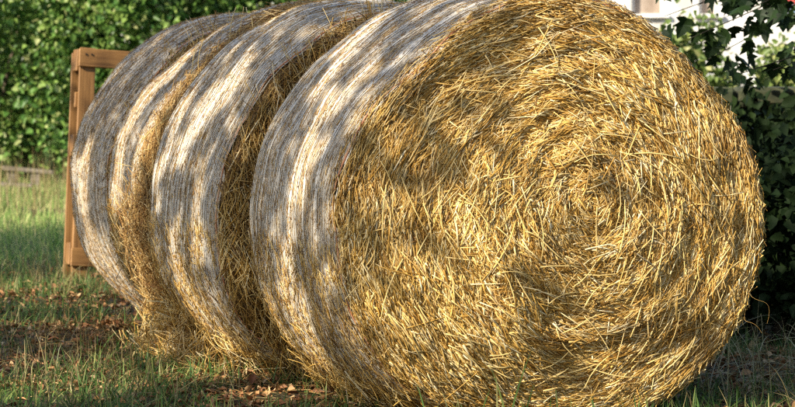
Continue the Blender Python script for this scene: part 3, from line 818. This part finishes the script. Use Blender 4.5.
# twigs reach from the trunk into view; leaves hang in rows from the twigs
twig_tips = [(668, 14, 14.6), (690, 38, 14.4), (707, 60, 14.7), (728, 20, 14.3), (748, 36, 14.8), (765, 24, 14.5), (742, 6, 15.0), (700, 4, 14.9), (790, 48, 14.2), (770, 72, 14.6), (716, 84, 14.5), (645, -12, 14.9), (690, -25, 14.6), (740, -30, 14.8)]
cnt = 0
for k, (px, py, Z) in enumerate(twig_tips):
    tip = at(px, py, Z) - mb
    s = np.array([-0.1, 0, 1.5 + 0.06 * k])
    if k in (8, 9, 10): s = np.array([0.0, 0, 1.2])
    tt = np.linspace(0, 1, 12)[:, None]
    pts = s + (tip - s) * tt + np.array([0, 0, 0.22]) * np.sin(tt * 3.14) + 0.02 * np.sin(tt * 17 + k) * np.array([1, 1, 0.6])
    V, F = tube(pts, np.linspace(0.009, 0.0018, 12), 6)
    tw = link('twig', mesh_np('twig', V, F, M['twig'], True), mtr)
    for j in range(21):
        if cnt >= 290: break
        u = rg.uniform(0.42, 1.0) ** 0.7
        p0 = s + (tip - s) * u + np.array([0, 0, 0.22]) * np.sin(u * 3.14) + rg.normal(size=3) * np.array([0.05, 0.08, 0.05])
        o = link('leaf', lobes[rg.integers(6)], maple, tuple(p0), Euler((-1.3 + rg.normal() * 0.55, rg.normal() * 0.5, rg.normal() * 0.9)))
        sc_ = rg.uniform(0.75, 1.25); o.scale = (sc_, sc_, sc_); cnt += 1
P, C = crown_points(rg, 12000, np.array([-0.2, 0.0, 3.8]), np.array([2.6, 2.6, 1.7]), 44, 0.24)
P = P[P[:, 2] > 2.1]; n_ = len(P)
V, F = leaves(P, rg.normal(size=(n_, 3)) + np.array([0, 0, -0.4]), rg.normal(size=(n_, 3)) * 0.5 + np.array([0, 0, 1]), rg.uniform(0.08, 0.13, n_), rg.uniform(0.08, 0.12, n_))
tag(link('crown', mesh_np('crown', V, F, M['leaf_tree']), maple), kind='stuff')
for k in range(7):
    s = np.array([-0.1, 0, 3.2]); tt = np.linspace(0, 1, 6)[:, None]
    V, F = tube(s + (C[k] - s) * tt, np.linspace(0.05, 0.012, 6), 6); link('limb', mesh_np('limb', V, F, M['bark'], True), mtr)

# pale trunk at the hedge's outer end
yt = empty('slender_tree', (-4.42, 32.2, 0)); tag(yt, 'slender pale tree trunk standing in front of the hedge', 'tree', 'trees standing round the yard')
t = np.linspace(0, 1, 9)[:, None]
V, F = tube(t * np.array([0.1, 0, 4.5]), np.linspace(0.10, 0.05, 9), 9); link('trunk', mesh_np('trunk', V, F, M['grey_wood'], True), yt)
P, C = crown_points(rg, 2600, np.array([0, 0, 4.4]), np.array([1.3, 1.2, 1.2]), 18, 0.25); n_ = len(P)
V, F = leaves(P, rg.normal(size=(n_, 3)), leaf_normals(rg, n_), rg.uniform(0.07, 0.12, n_), rg.uniform(0.06, 0.1, n_))
tag(link('crown', mesh_np('crown', V, F, M['leaf']), yt), kind='stuff')

# ------------------------------------------------------------------ wooden pallet on end behind the far bale
pal = empty('wooden_pallet', tuple(at(78, 283, 17.1) * np.array([1, 1, 0])), math.radians(24))
pal.rotation_euler = (math.radians(-3), math.radians(3.6), math.radians(24))
tag(pal, 'upright brown wooden pallet leaning behind the far straw bale', 'pallet')
def board(name, cx, cy, cz, sx, sy, sz, mat):
    return link(name, box_mesh(name, sx, sy, sz, M[mat], 0.004, 0.002, rnd), pal, (cx, cy, cz))
def nails(o, pts):
    for (x, y, z) in pts:
        V, F = tube(np.array([[x, y, z], [x, y - 0.004, z]]), [0.006, 0.006], 6)
        V = np.concatenate([V, [[x, y - 0.0045, z]]]); 
        F3 = [tuple(f) for f in F] + [(6 + k, 6 + (k + 1) % 6, 12) for k in range(6)]
        me = bpy.data.meshes.new('nail'); me.from_pydata([tuple(v) for v in V], [], [tuple(int(q) for q in f) for f in F3]); me.materials.append(M['nail'])
        link('nail', me, o)
PH = 1.34
for x in (0.0, 0.40, 0.80):
    board('upright_board', x, 0, PH / 2, 0.095, 0.022, PH, 'pine')
    board('rear_board', x - 0.005, 0.122, PH / 2 - 0.01, 0.10, 0.022, PH - 0.03, 'pine')
for z in (PH - 0.06, 0.14):
    o = board('cross_board', 0.40, -0.0235, z, 0.92, 0.022, 0.105, 'pine_h')
    if z > 1: nails(o, [(-0.42, -0.0115, 0.02), (-0.385, -0.0115, 0.02), (0.0, -0.0115, 0.02)])
for z in (PH - 0.30, 0.66): board('middle_board', 0.40, 0.0235, z, 0.92, 0.022, 0.09, 'pine_h')
for x in (0.0, 0.40, 0.80):
    for z in (PH - 0.07, 0.78, 0.16):
        o = board('spacer_block', x - 0.002, 0.073, z, 0.098, 0.070, 0.125, 'pine')

# ------------------------------------------------------------------ weathered planks in the meadow
pt = empty('plank_trestle', tuple(at(22, 193, 31.5) * np.array([1, 1, 0])), 0.15)
tag(pt, 'low trestle of weathered grey planks at the edge of the meadow', 'trestle')
for sx in (-0.11, 0.14):
    link('leg', box_mesh('leg', 0.10, 0.10, 0.20, M['grey_wood'], 0.006, 0.01, rnd), pt, (sx, 0, 0.10))
link('top_plank', box_mesh('top_plank', 0.52, 0.14, 0.035, M['grey_wood'], 0.006, 0.008, rnd), pt, (0.06, 0, 0.214), (0.05, 0.10, 0.1))
pl = link('fallen_plank', box_mesh('fallen_plank', 0.55, 0.08, 0.035, M['grey_wood'], 0.006, 0.01, rnd), None, tuple(at(6, 190, 30.9) * np.array([1, 1, 0]) + np.array([0, 0, 0.09])), (0, 0.06, -0.1))
tag(pl, 'weathered grey plank lying low in the meadow grass before the trestle', 'plank')

# ------------------------------------------------------------------ grass, litter, weeds
def scatter(rg, N, y0, y1, xl, xr):
    """points with about even density on the ground between lines x = xl*y .. xr*y"""
    y = np.sqrt(rg.uniform(y0 * y0, y1 * y1, N)); x = rg.uniform(xl, xr, N) * y
    return x, y

def in_bale(x, y, m=0.0):
    r = np.zeros(len(x), bool)
    for b in BALES:
        dx = x - b.org[0]; dy = y - b.org[1]
        u = dx * RIGHT[0] + dy * RIGHT[1]; v = dx * DEEP[0] + dy * DEEP[1]
        r |= (np.abs(u) < 0.42 - m) & (v > -0.02 + m) & (v < b.w - m)
    return r

def grass_mesh(name, rg, x, y, Lr, Wr, mat, lean=0.35, droop=(0.1, 0.6), seg=3):
    n_ = len(x); z = ground_z(x, y)
    P = np.stack([x, y, z - 0.005], 1)
    a = rg.uniform(0, 6.28, n_); le = np.abs(rg.normal(size=n_)) * lean
    T = np.stack([np.cos(a) * le, np.sin(a) * le, np.ones(n_)], 1)
    s = np.stack([-np.sin(a), np.cos(a), 0 * a], 1) + rg.normal(size=(n_, 3)) * 0.3
    V, F = blades(P, T, s, rg.uniform(*Lr, n_), rg.uniform(*Wr, n_), rg.uniform(*droop, n_), seg)
    return mesh_np(name, V, F, M[mat])

def tufted(rg, x, y, seed, thr, k=2.4):
    P = np.stack([x, y, 0 * x], 1)
    v = noise(P, k, seed, 2) + 0.35 * noise(P, 9, seed + 1, 1)
    return v + rg.normal(size=len(x)) * 0.12 > thr

rg = np.random.default_rng(300)
x, y = scatter(rg, 72000, 9.0, 18.5, -0.19, 0.19)
k = tufted(rg, x, y, 8, -0.10) & ~in_bale(x, y)
x, y = x[k], y[k]
tag(link('grass', grass_mesh('grass', rg, x, y, (0.03, 0.155), (0.003, 0.007), 'grass', 0.85)), 'short green grass growing round the straw bales', 'grass', kind='stuff')
x, y = scatter(rg, 22000, 9.0, 19, -0.19, 0.19)
k = tufted(rg, x, y, 15, 0.0) & ~in_bale(x, y); x, y = x[k], y[k]
tag(link('dry_grass', grass_mesh('dry_grass', rg, x, y, (0.06, 0.24), (0.002, 0.0045), 'dry_grass', 0.9, (0.2, 0.9))), 'dry bent grass stalks among the green grass', 'grass', kind='stuff')
# long bent dry stalks at the shaded side of the nearest bale
x, y = rg.uniform(0.95, 1.9, 520), rg.uniform(10.5, 12.6, 520)
tag(link('dry_stalks', grass_mesh('dry_stalks', rg, x, y, (0.10, 0.50), (0.002, 0.006), 'pale_stalk', 1.6, (0.3, 1.1), 5)), 'long bent dry stalks beside the dark bushes', 'grass', kind='stuff')
# tall green blades growing before the exposed face
pts = [(505, 9.55, 0.36), (512, 9.6, 0.30), (498, 9.5, 0.25), (520, 9.6, 0.22), (455, 9.6, 0.2), (465, 9.65, 0.17), (600, 9.6, 0.17), (560, 9.6, 0.2), (430, 9.8, 0.2), (640, 9.6, 0.18), (475, 9.6, 0.2)]
xs = np.array([(p_[0] - 397.5) / F_PX * p_[1] for p_ in pts]); ys = np.array([p_[1] for p_ in pts]); Ls = np.array([p_[2] for p_ in pts])
P = np.stack([xs, ys, ground_z(xs, ys)], 1); a = rg.uniform(0, 6.28, len(pts))
T = np.stack([np.cos(a) * 0.2, np.sin(a) * 0.1, np.ones(len(a))], 1)
V, F = blades(P, T, np.tile([[1.0, 0.2, 0]], (len(a), 1)), Ls, np.full(len(a), 0.007), np.full(len(a), 0.25), 5)
tag(link('tall_grass', mesh_np('tall_grass', V, F, M['grass'])), 'tall green grass blades growing before the golden straw face', 'grass', kind='stuff')

# meadow far behind, lit
x, y = scatter(rg, 60000, 18, 34, -0.20, 0.03)
k = tufted(rg, x, y, 25, -0.7, 1.0); x, y = x[k], y[k]
tag(link('meadow_grass', grass_mesh('meadow_grass', rg, x, y, (0.05, 0.17), (0.005, 0.011), 'meadow', 0.5)), 'sunlit meadow grass in front of the hedge', 'grass', kind='stuff')
x, y = scatter(rg, 1200, 24, 33, -0.17, -0.08)
tag(link('seed_stalks', grass_mesh('seed_stalks', rg, x, y, (0.3, 0.6), (0.004, 0.007), 'dry_grass', 0.25)), 'tall dry seed stalks standing in the meadow', 'grass', kind='stuff')

# dead leaves
x, y = scatter(rg, 32000, 9.0, 18.0, -0.19, 0.19)
k = tufted(rg, x, y, 35, -0.45, 1.8) & ~in_bale(x, y); x, y = x[k], y[k]; n_ = len(x)
P = np.stack([x, y, ground_z(x, y) + rg.uniform(0.004, 0.025, n_)], 1)
V, F = leaves(P, np.stack([rg.normal(size=n_), rg.normal(size=n_), rg.normal(size=n_) * 0.3], 1), rg.normal(size=(n_, 3)) * 0.45 + np.array([0, 0, 1]),
              rg.uniform(0.25, 1, n_) ** 1.6 * 0.06, rg.uniform(0.3, 1, n_) ** 1.4 * 0.036, 0.4)
tag(link('leaf_litter', mesh_np('leaf_litter', V, F, M['litter'])), 'curled orange brown dead leaves covering the soil', 'dead leaves', kind='stuff')

# straw fallen on the ground round the bales
N = 2600
sb = rg.uniform(-0.1, 4.6, N); u = -rg.uniform(0.25, 1.0, N) ** 1.3 * 1.0 - 0.15
Pw = ROW0 + DEEP * sb[:, None] + RIGHT * u[:, None]
Pw[:, 2] = ground_z(Pw[:, 0], Pw[:, 1]) + rg.uniform(0.004, 0.05, N) * np.clip(1.3 + u, 0.1, 1)
dens = (np.abs(sb - 2.5) < 0.6) | (rg.uniform(size=N) < 0.45)
Pw = Pw[dens]; n_ = len(Pw)
V, F = strips(Pw, np.stack([rg.normal(size=n_), rg.normal(size=n_), rg.normal(size=n_) * 0.22], 1), np.tile([[0, 0, 1.0]], (n_, 1)),
              rg.uniform(0.04, 0.2, n_), rg.uniform(0.002, 0.005, n_), rg.uniform(0.001, 0.003, n_), rg.normal(size=n_) * 0.1)
tag(link('fallen_straw', mesh_np('fallen_straw', V, F, M['straw_dull'])), 'fallen straw strewn on the ground along the bales', 'straw', kind='stuff')
# straw piled against the torn bale
N = 2100
sb = rg.normal(2.32, 0.28, N); hgt = rg.uniform(0, 1, N) ** 2.0 * 0.36 * np.clip(1.2 - np.abs(sb - 2.5) * 1.1, 0.2, 1)
u = -0.72 - 0.06 + hgt * 0.12 - rg.uniform(-0.08, 0.10, N) * (1 - hgt * 2)
Pw = ROW0 + DEEP * sb[:, None] + RIGHT * u[:, None]; Pw[:, 2] = 0.01 + hgt
T = np.stack([rg.normal(size=N) * 0.7, rg.normal(size=N) * 0.7, rg.normal(size=N) * 0.9], 1)
L = rg.uniform(0.05, 0.2, N); Pw[:, 2] = np.maximum(Pw[:, 2], L * 0.3)
V, F = strips(Pw, T, rg.normal(size=(N, 3)), L, rg.uniform(0.002, 0.005, N), rg.uniform(0.001, 0.003, N), rg.normal(size=N) * 0.12)
tag(link('straw_pile', mesh_np('straw_pile', V, F, M['straw'])), 'heap of golden straw spilled at the foot of the torn bale', 'straw', kind='stuff')
